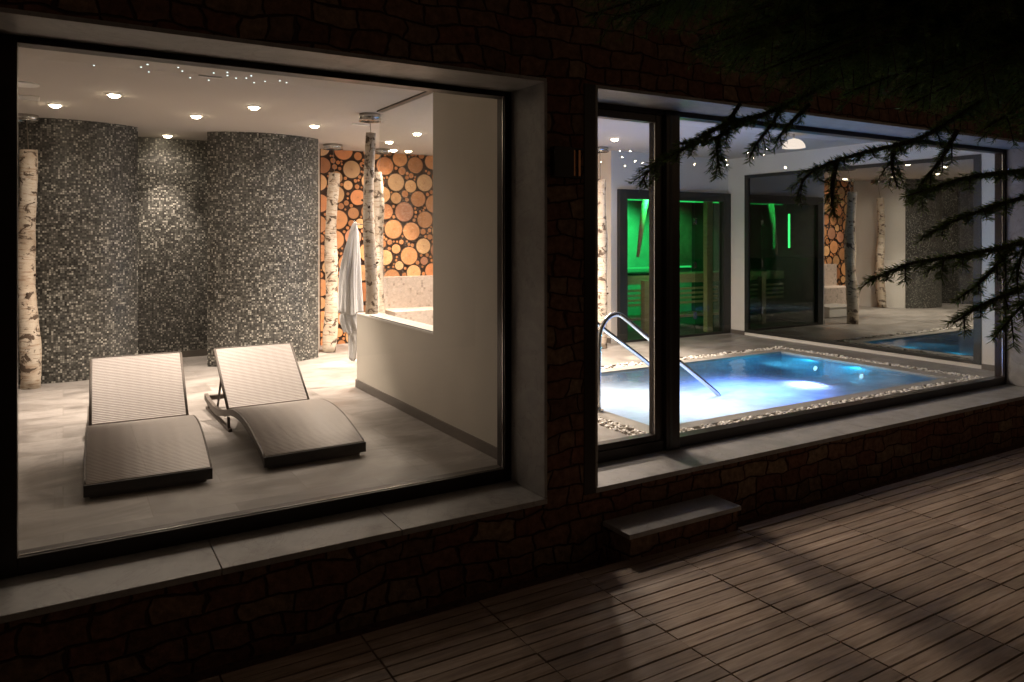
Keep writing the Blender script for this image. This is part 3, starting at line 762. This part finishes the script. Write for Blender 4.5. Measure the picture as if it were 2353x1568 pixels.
# ------------------------------------------------------------------ sauna
sa = empty('sauna_cabin', (0, 0, 0)); tag(sa, 'dark framed glass fronted sauna glowing green inside', 'sauna')
dk = plain("sauna_lining", (.30, .33, .28), .6); brown = plain("sauna_stone", (.20, .09, .06), .8, 0, .4, 5)
B('frame', M['darkgrey'], sa, (6.466, 4.50, 0, 6.60, 4.60, 2.09), (8.44, 4.50, 0, 8.589, 4.60, 2.09), (6.60, 4.5012, 1.965, 8.44, 4.60, 2.09), (6.60, 4.5012, 0, 8.44, 4.60, .03), bevel=.003)
B('lining', plain('sauna_shaded_lining', (.03, .035, .03), .6), sa, (6.47, 4.68, -.01, 9.75, 6.50, .012), (6.44, 4.67, 0, 6.50, 6.50, 2.25), (9.7, 4.67, 0, 9.8, 6.5, 2.25), (6.44, 4.67, 2.2, 9.8, 6.5, 2.26), (8.72, 4.665, 0, 9.75, 4.72, 2.2))  # shade put into the colour: darkened to mute the green in the mirror
B('back_lining', dk, sa, (6.505, 6.45, 0, 9.695, 6.55, 2.19))  # paler copy of the lining, so the green glow comes out brighter
B('stone_panel', brown, sa, (8.75, 6.40, .9, 9.65, 6.448, 2.1))
B('glass_pane', M['glass'], sa, (6.60, 4.54, .03, 7.88, 4.55, 1.965))
dr = B('glass_door', m_glass("tinted_glass", (.74, .86, .76), .06), sa, (7.90, 4.54, .035, 8.435, 4.55, 1.96))
for z_ in (1.62, .98, .25): B('hinge', M['chrome'], dr, (7.875, 4.53, z_, 7.915, 4.56, z_ + .1))
B('handle', M['led'], dr, (7.425, 4.39, 1.27, 7.447, 4.41, 1.80))
# wooden benches and slats
bb = []
for k in range(5): bb.append((6.75, 5.09 + .1*k, .83, 9.65, 5.175 + .1*k, .87))
ub = B('upper_bench', M['pine'], sa, *bb, (6.75, 5.05, .74, 9.65, 5.085, .87), bevel=.003)
B('slats', M['pine'], ub, *[(6.75, 5.06, .42 + .07*k, 8.9, 5.08, .455 + .07*k) for k in range(4)], bevel=.002)
B('backrest', M['pine'], ub, *[(6.55, 6.40, 1.05 + .1*k, 7.75, 6.44, 1.11 + .1*k) for k in range(3)], bevel=.002)
B('post', M['pine'], ub, (7.30, 4.96, 0, 7.40, 5.045, .80), bevel=.003)
B('lower_bench', M['pine'], sa, *[(7.0, 5.12 + .1*k, .20, 9.3, 5.205 + .1*k, .235) for k in range(4)], bevel=.003)
B('corner_post', M['pine'], sa, (8.30, 4.70, 0, 8.42, 4.78, 2.0), bevel=.003)
m = MB(); m.tube([(7.28, 4.9, 2.1), (7.12, 4.9, 1.15)], [.055, .022], 10); m.build('leaning_pole', M['pine'], sa)  # tapered wooden pole leaning behind the sauna glass
for b_ in ((6.6, 5.2, 1.985, 9.6, 5.23, 2.01), (6.6, 6.36, .90, 9.6, 6.39, .93)): B('light_strip', M['ledpale'], sa, b_)
tw = B('sauna_towel', plain("dark_towel", (.012, .014, .016), .95), None, (7.15, 5.06, .873, 7.6, 5.3, .90), bevel=.01); tag(tw, 'dark folded towel on the upper sauna bench', 'towel')
for p, e in (((7.8, 5.6, 2.1), 190), ((9.1, 5.6, 2.0), 60), ((7.3, 4.72, 2.1), 60)):
    ld = bpy.data.lights.new('sauna_glow', 'SPOT'); ld.energy = e * LAMP; ld.color = (.03, 1.0, .22); ld.shadow_soft_size = .08; ld.spot_size = R(110); ld.spot_blend = .8
    lo = bpy.data.objects.new('sauna_glow', ld); col.objects.link(lo); lo.location = p; lo.parent = sa; lo.rotation_euler = (R(38), 0, 0)

# ------------------------------------------------------------------ ceiling downlights
def downlight(x, y, label, power=1.0, spill=1.0, first=[None]):
    if first[0] is None:
        g = empty('ceiling_downlight', (x, y, ZC))
        m = MB(); m.cyl((0, 0), .026, -.026, -.014, 24, r2=.042); m.cyl((0, 0), .042, -.014, -.002, 24); m.build('lens', M['lens'], g)
        m = MB(); m.ring((0, 0), .045, .058, -.008, -.0005, 28); m.build('trim', M['white'], g)
        first[0] = g
    else:
        g = first[0].copy(); col.objects.link(g); g.location = (x, y, ZC)
        for c in [c for c in first[0].children if c.type == 'MESH']:
            k = c.copy(); col.objects.link(k); k.parent = g
    tag(g, label, 'downlight', 'recessed ceiling downlights')
    for nm, e, sz, bl in (('downlight_beam', 290, 66, .7), ('downlight_spill', 21, 165, .6)):
        if nm == 'downlight_spill': e *= spill
        ld = bpy.data.lights.new(nm, 'SPOT'); ld.energy = e * power * LAMP; ld.color = WARM
        ld.spot_size = R(sz); ld.spot_blend = bl; ld.shadow_soft_size = .04 if nm == 'downlight_beam' else .12
        lo = bpy.data.objects.new(nm, ld); col.objects.link(lo); lo.parent = g; lo.location = (0, 0, -.045)
    return g
DL = [(-.06, 4.30, 'lit downlight nearest the left edge of the left window', .9), (.36, 3.50, 'second lit downlight from the left edge, nearer the window', 1.6),
      (1.10, 4.31, 'lit downlight above the gap between the mosaic cabins, middle one', 1), (1.47, 3.51, 'large bright downlight above the right lounger', 1.6),
      (2.26, 4.35, 'lit downlight in front of the right mosaic cabin, just left of the ledge birch', 1.5), (1.03, 5.98, 'small lit downlight inside the recess between the mosaic cabins', .8),
      (3.42, 4.34, 'rightmost lit downlight seen beyond the ledge', 1.5), (3.43, 5.2, 'lit downlight just right of the ledge birch', 2.5),
      (3.80, 5.98, 'small lit downlight close to the top of the log wall', 1.5), (5.63, 3.57, 'lit downlight above the bright pier in the narrow sash', 2.2)]
for a in DL: downlight(*a)
for (x, y, lb, pw_, sp_) in ((3.7, 3.5, 'lit downlight hidden behind the tall partition, deeper in the room', 1.3, 11), (4.7, 3.5, 'lit downlight above the far left pool corner', 1.3, 13), (3.5, 2.2, 'lit downlight between the partition and the pool steps, nearer the window', .6, 13)):
    downlight(x, y, lb, pw_, sp_)
# fibre-optic stars
for i, (x, y) in enumerate(((.18,2.39),(.49,2.17),(.46,2.28),(.52,2.42),(.68,2.16),(.72,2.27),(.80,2.48),(.92,2.22),(1.0,2.15),(1.02,2.26),(1.09,2.32),(.93,2.5),(1.17,2.18),(1.155,2.28),(1.24,2.42),(1.30,2.33),(1.39,2.25),(1.45,2.29))):
    m = MB(); m.cyl((0, 0), .005, -.004, -.0005, 10)
    o = m.build('ceiling_star', M['star'], None, loc=(x, y, ZC)); tag(o, 'tiny bluish star light in the ceiling near the top of the left window', 'star light', 'tiny star lights scattered on the ceiling')
# ceiling speaker and vent by the left edge
sp = empty('ceiling_speaker', (-.27, 3.37, ZC)); tag(sp, 'round pale ceiling speaker at the left window edge', 'speaker')
m = MB(); m.cyl((0, 0), .10, -.012, -.0005, 32); m.build('grille', M['white'], sp)
m = MB(); m.ring((0, 0), .101, .115, -.010, -.0005, 32); m.build('rim', M['white'], sp)
vt = empty('ceiling_vent', (-.27, 4.0, ZC)); tag(vt, 'square pale ceiling vent left of the first downlight', 'vent')
B('vent_frame', M['white'], vt, (-.10, -.10, -.012, .10, -.08, -.0005), (-.10, .08, -.012, .10, .10, -.0005), (-.10, -.08, -.012, -.08, .08, -.0005), (.08, -.08, -.012, .10, .08, -.0005))
B('slat', M['white'], vt, *[(-.08, -.075 + .03*k, -.010, .08, -.055 + .03*k, -.0005) for k in range(6)])
vt = B('ceiling_diffuser', M['white'], None, (.84, 2.34, ZC-.01, 1.0, 2.37, ZC-.0005)); tag(vt, 'narrow pale slot diffuser among the star lights', 'vent')
vt = B('ceiling_diffuser', M['white'], None, (2.56, 4.0, ZC-.01, 2.74, 4.05, ZC-.0005)); tag(vt, 'short pale slot diffuser left of the ledge birch canopy', 'vent')
# glowing dome added in place of a lamp's reflection in the window glass
pl = empty('reflected_glow_dome', (7.11, 2.2, 2.45)); tag(pl, 'round glowing dome added for a lamp reflection in the window glass', 'reflected glow')
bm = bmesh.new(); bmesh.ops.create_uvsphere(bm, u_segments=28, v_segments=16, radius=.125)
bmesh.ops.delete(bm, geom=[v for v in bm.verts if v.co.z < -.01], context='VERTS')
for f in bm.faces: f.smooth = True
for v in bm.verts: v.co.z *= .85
me = bpy.data.meshes.new('glow_dome'); bm.to_mesh(me); bm.free(); me.materials.append(M['reflection_glow'])
o = bpy.data.objects.new('glow_dome', me); col.objects.link(o); o.parent = pl
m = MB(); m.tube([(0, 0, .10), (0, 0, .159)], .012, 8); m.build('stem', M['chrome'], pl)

# ================================================================== FIR TREE
def fir():
    g = empty('fir_tree', (3.9, -2.55, ZD)); tag(g, 'dark fir tree whose branches hang in front of the long window', 'fir tree')
    O = Vector(g.location)
    F_ = Vector((math.sin(YAW), math.cos(YAW), 0)); R_ = Vector((math.cos(YAW), -math.sin(YAW), 0)); C_ = Vector((0, -3.45, 1.44))
    def pw(px, py, w): return C_ + w * (F_ + (px - 1176.5)/1722*R_ + (545 - py)/1722*Vector((0, 0, 1))) - O
    m = MB(); zt = 5.2
    m.tube([(0.02*math.sin(i), .02*math.cos(i*1.3), i*.55 - .1) for i in range(11)], [.13 - .009*i for i in range(11)], 14)
    m.build('trunk', M['bark'], g)
    rr = random.Random(21)
    bw = MB(); nd = bmesh.new()
    def needle(p, d, L, w_):
        a = d.cross(Vector((0, 0, 1))); 
        if a.length < .05: a = Vector((1, 0, 0))
        a = (a.normalized() * math.cos(rr.uniform(0, 3)) + d.cross(a).normalized() * math.sin(rr.uniform(0, 3))).normalized() * w_
        e = p + d * L
        v = [nd.verts.new(q) for q in (p - a*.6, p + a*.6, p + d*L*.7 + a, e, p + d*L*.7 - a)]
        nd.faces.new(v)
    def twig(pts, dens=1.0, NL=.019):
        """pts: polyline; dress with needles"""
        n = len(pts)
        for i in range(n-1):
            p, q = pts[i], pts[i+1]; t = (q-p); L = t.length
            if L < 1e-5: continue
            t.normalize(); k = max(1, int(L/.0022*dens*2.6))
            s = t.cross(Vector((0, 0, 1)))
            s = s.normalized() if s.length > .05 else Vector((1, 0, 0))
            u = s.cross(t).normalized()
            for j in range(k):
                f = rr.random(); a = rr.gauss(0, .75) + (0 if rr.random() < .5 else math.pi)
                side = s*math.cos(a) + u*math.sin(a)*.8 + Vector((0, 0, .12))
                d = (t*.75 + side*rr.uniform(.7, 1.1)).normalized()
                needle(p.lerp(q, f), d, NL*rr.uniform(.55, 1.25)*1.3, .0009)
    def curve(ctrl, n=14):
        P = []
        for i in range(len(ctrl)-1):
            p0, p1, p2, p3 = ctrl[max(i-1, 0)], ctrl[i], ctrl[i+1], ctrl[min(i+2, len(ctrl)-1)]
            for k in range(n):
                f = k/n; P.append(.5*((2*p1) + (-p0+p2)*f + (2*p0-5*p1+4*p2-p3)*f*f + (-p0+3*p1-3*p2+p3)*f**3))
        P.append(ctrl[-1]); return P
    def branch(ctrl, side=.16, gap=.045, r0=.007, dens=1.0, droop=.35, bare=0.0, NL=.019, start=.0):
        P = curve(ctrl, 10); n = len(P)
        bw.tube([tuple(p) for p in P], [r0*(1-.8*i/(n-1)) + .0008 for i in range(n)], 6)
        Ls = [0]
        for i in range(1, n): Ls.append(Ls[-1] + (P[i]-P[i-1]).length)
        T = Ls[-1]
        twig([p for p, l in zip(P, Ls) if l >= bare*T], dens, NL)
        s = start*T + gap; sg = 1
        while s < T - .02:
            i = max(k for k in range(n) if Ls[k] <= s); p = P[i]; t = (P[min(i+1, n-1)] - P[max(i-1, 0)]).normalized()
            h = t.cross(Vector((0, 0, 1))); h = h.normalized() if h.length > .05 else Vector((1, 0, 0))
            rem = (T - s); L = min(side*rr.uniform(.55, 1.1), rem*.9 + .02)
            if L > .02:
                d = (t*.8 + h*sg*rr.uniform(.6, 1.0) + Vector((0, 0, rr.uniform(-droop, .12)))).normalized()
                q = [p + d*L*f + Vector((0, 0, -droop*L*f*f*.6)) for f in (0, .25, .5, .75, 1)]
                bw.tube([tuple(x_) for x_ in q], [.0026, .0022, .0018, .0014, .0009], 4)
                twig(q, dens, NL*.92)
                if L > .12:
                    for f in (.35, .6):
                        for sg2 in (-1, 1):
                            pp = p + d*L*f; dd = (d*.8 + h*sg2*.8 + Vector((0, 0, -.15))).normalized(); l2 = L*.35
                            twig([pp, pp + dd*l2*.5, pp + dd*l2 + Vector((0, 0, -.1*l2))], dens, NL*.85)
            s += gap*rr.uniform(.7, 1.3); sg = -sg
    # the hanging boughs before the window, and where they come from
    B_ = [
        # left bough reaching across the mullion
        ([(1990, 150, 2.55), (1790, 250, 2.35), (1660, 290, 2.25), (1560, 350, 2.2), (1505, 378, 2.18), (1468, 428, 2.15)], .11, .040, 1.0, .15),
        ([(1760, 262, 2.3), (1690, 290, 2.27), (1640, 320, 2.25), (1560, 330, 2.22)], .09, .04, .9, .2),
        ([(1700, 240, 2.3), (1662, 300, 2.27), (1648, 350, 2.26), (1656, 402, 2.25)], .055, .03, 1.1, .6),
        ([(1800, 240, 2.35), (1770, 290, 2.33), (1740, 330, 2.3), (1722, 362, 2.3)], .05, .03, .8, .6),
        ([(1860, 240, 2.4), (1810, 290, 2.4), (1780, 330, 2.38)], .05, .03, .8, .6),
        # middle bough
        ([(2260, 230, 2.4), (2120, 315, 2.2), (1990, 350, 2.1), (1900, 378, 2.05), (1850, 410, 2.0), (1832, 452, 2.0)], .085, .045, 1.0, .3),
        ([(1925, 368, 2.07), (1915, 410, 2.06), (1912, 455, 2.05), (1918, 500, 2.05)], .03, .03, 1.0, .5),
        ([(2060, 330, 2.15), (2050, 380, 2.14), (2062, 430, 2.12)], .06, .03, .9, .6),
        ([(2200, 300, 2.2), (2160, 370, 2.2), (2120, 420, 2.2), (2092, 470, 2.2)], .09, .04, .9, .5),
        # right boughs
        ([(2520, 360, 2.1), (2353, 392, 2.05), (2240, 405, 2.0), (2150, 430, 2.0), (2085, 450, 2.0)], .09, .04, 1.0, .3),
        ([(2540, 400, 2.2), (2400, 440, 2.1), (2300, 470, 2.05), (2200, 505, 2.0), (2120, 545, 2.0)], .09, .045, 1.0, .3),
        ([(2560, 500, 2.2), (2420, 540, 2.05), (2300, 570, 1.95), (2180, 592, 1.9), (2090, 607, 1.88), (1998, 645, 1.85)], .085, .045, 1.1, .35),
        ([(2330, 560, 2.0), (2290, 610, 2.0), (2250, 650, 2.0), (2200, 690, 2.0)], .07, .04, 1.0, .5),
        ([(2560, 610, 2.1), (2420, 640, 2.0), (2330, 672, 1.95), (2260, 700, 1.92), (2192, 742, 1.9)], .075, .04, 1.1, .4),
        ([(2500, 700, 2.0), (2400, 690, 2.0), (2353, 700, 1.98), (2300, 760, 1.95)], .08, .04, 1.0, .6),
        ([(2540, 470, 2.0), (2430, 520, 2.0), (2353, 580, 1.95), (2335, 650, 1.95)], .10, .04, 1.0, .6),
    ]
    for ctrl, side, gap, dens, droop in B_:
        branch([pw(*c) for c in ctrl], side*.85, gap*.62, dens=dens*1.1, droop=droop*1.2)
    # the crown above, getting denser to the right
    for i in range(210):
        u = rr.random()
        px = 1330 + 1080 * (u ** .62); 
        lim = 40 + (px-1250)*.27
        py = rr.uniform(-140, min(lim, 300)) if px < 2200 else rr.uniform(-140, 330)
        w_ = rr.uniform(2.0, 3.0)
        tip = pw(px, py, w_)
        root = Vector((rr.uniform(-.05, .05), rr.uniform(-.05, .05), tip.z + rr.uniform(.25, .6)))
        d = root - tip; st_ = tip + d * min(.72, .85/d.length)
        c1 = tip + (st_-tip)*.35 + Vector((0, 0, .05)); c2 = tip + (st_-tip)*.7 + Vector((0, 0, .07))
        branch([st_, c2, c1, tip], .15, .055, dens=.62, droop=.6, r0=.008, NL=.021)
    bw.build('branches', M['bark'], g)
    me = bpy.data.meshes.new('needles'); nd.to_mesh(me); nd.free(); me.materials.append(M['needle'])
    o = bpy.data.objects.new('needles', me); col.objects.link(o); o.parent = g
fir()

# ------------------------------------------------------------------ string of small bulbs on the terrace side, mirrored in the long window
def string_lights():
    YAWF = Vector((math.sin(YAW), math.cos(YAW), 0)); RR = Vector((math.cos(YAW), -math.sin(YAW), 0)); CC = Vector((0, -3.45, 1.44))
    g = empty('string_lights', (4.5, -7.0, 3.3)); tag(g, 'string of small warm bulbs mirrored as dots in the long window', 'string lights')
    z3 = lambda a, b: ((1400 + a/2.613)/1.088, (150 + b/2.613)/1.088)
    pts = []
    for (a, b, big) in ((270,668,.6),(390,595,.8),(407,637,.8),(457,598,1),(423,693,.9),(490,663,1.1),(538,675,.7),(768,682,.8),(880,683,.9),(1000,640,.7),(1090,655,1),(1095,685,1),(1232,607,.7),(1268,637,1),(1333,617,1.1),(1352,585,1.1),(1475,705,1.6)):
        px, py = z3(a, b)
        d = YAWF + (px-1176.5)/1722*RR + (545-py)/1722*Vector((0, 0, 1))
        t = (8.0 - CC.y)/d.y; P = CC + t*d; P.y = .79 - P.y; pts.append((P - Vector(g.location), big))
    pts.sort(key=lambda p: p[0].x)
    m = MB(); m.tube([(pts[0][0].x-.8, pts[0][0].y, .6)] + [tuple(p + Vector((0, 0, .05))) for p, _ in pts] + [(pts[-1][0].x+.8, pts[-1][0].y, .7)], .004, 5); m.build('cable', M['frame'], g)
    for p, b in pts:
        bm = bmesh.new(); bmesh.ops.create_uvsphere(bm, u_segments=8, v_segments=6, radius=.014*b)
        me = bpy.data.meshes.new('bulb'); bm.to_mesh(me); bm.free(); me.materials.append(M['bulb'])
        o = bpy.data.objects.new('bulb', me); col.objects.link(o); o.parent = g; o.location = p
string_lights()
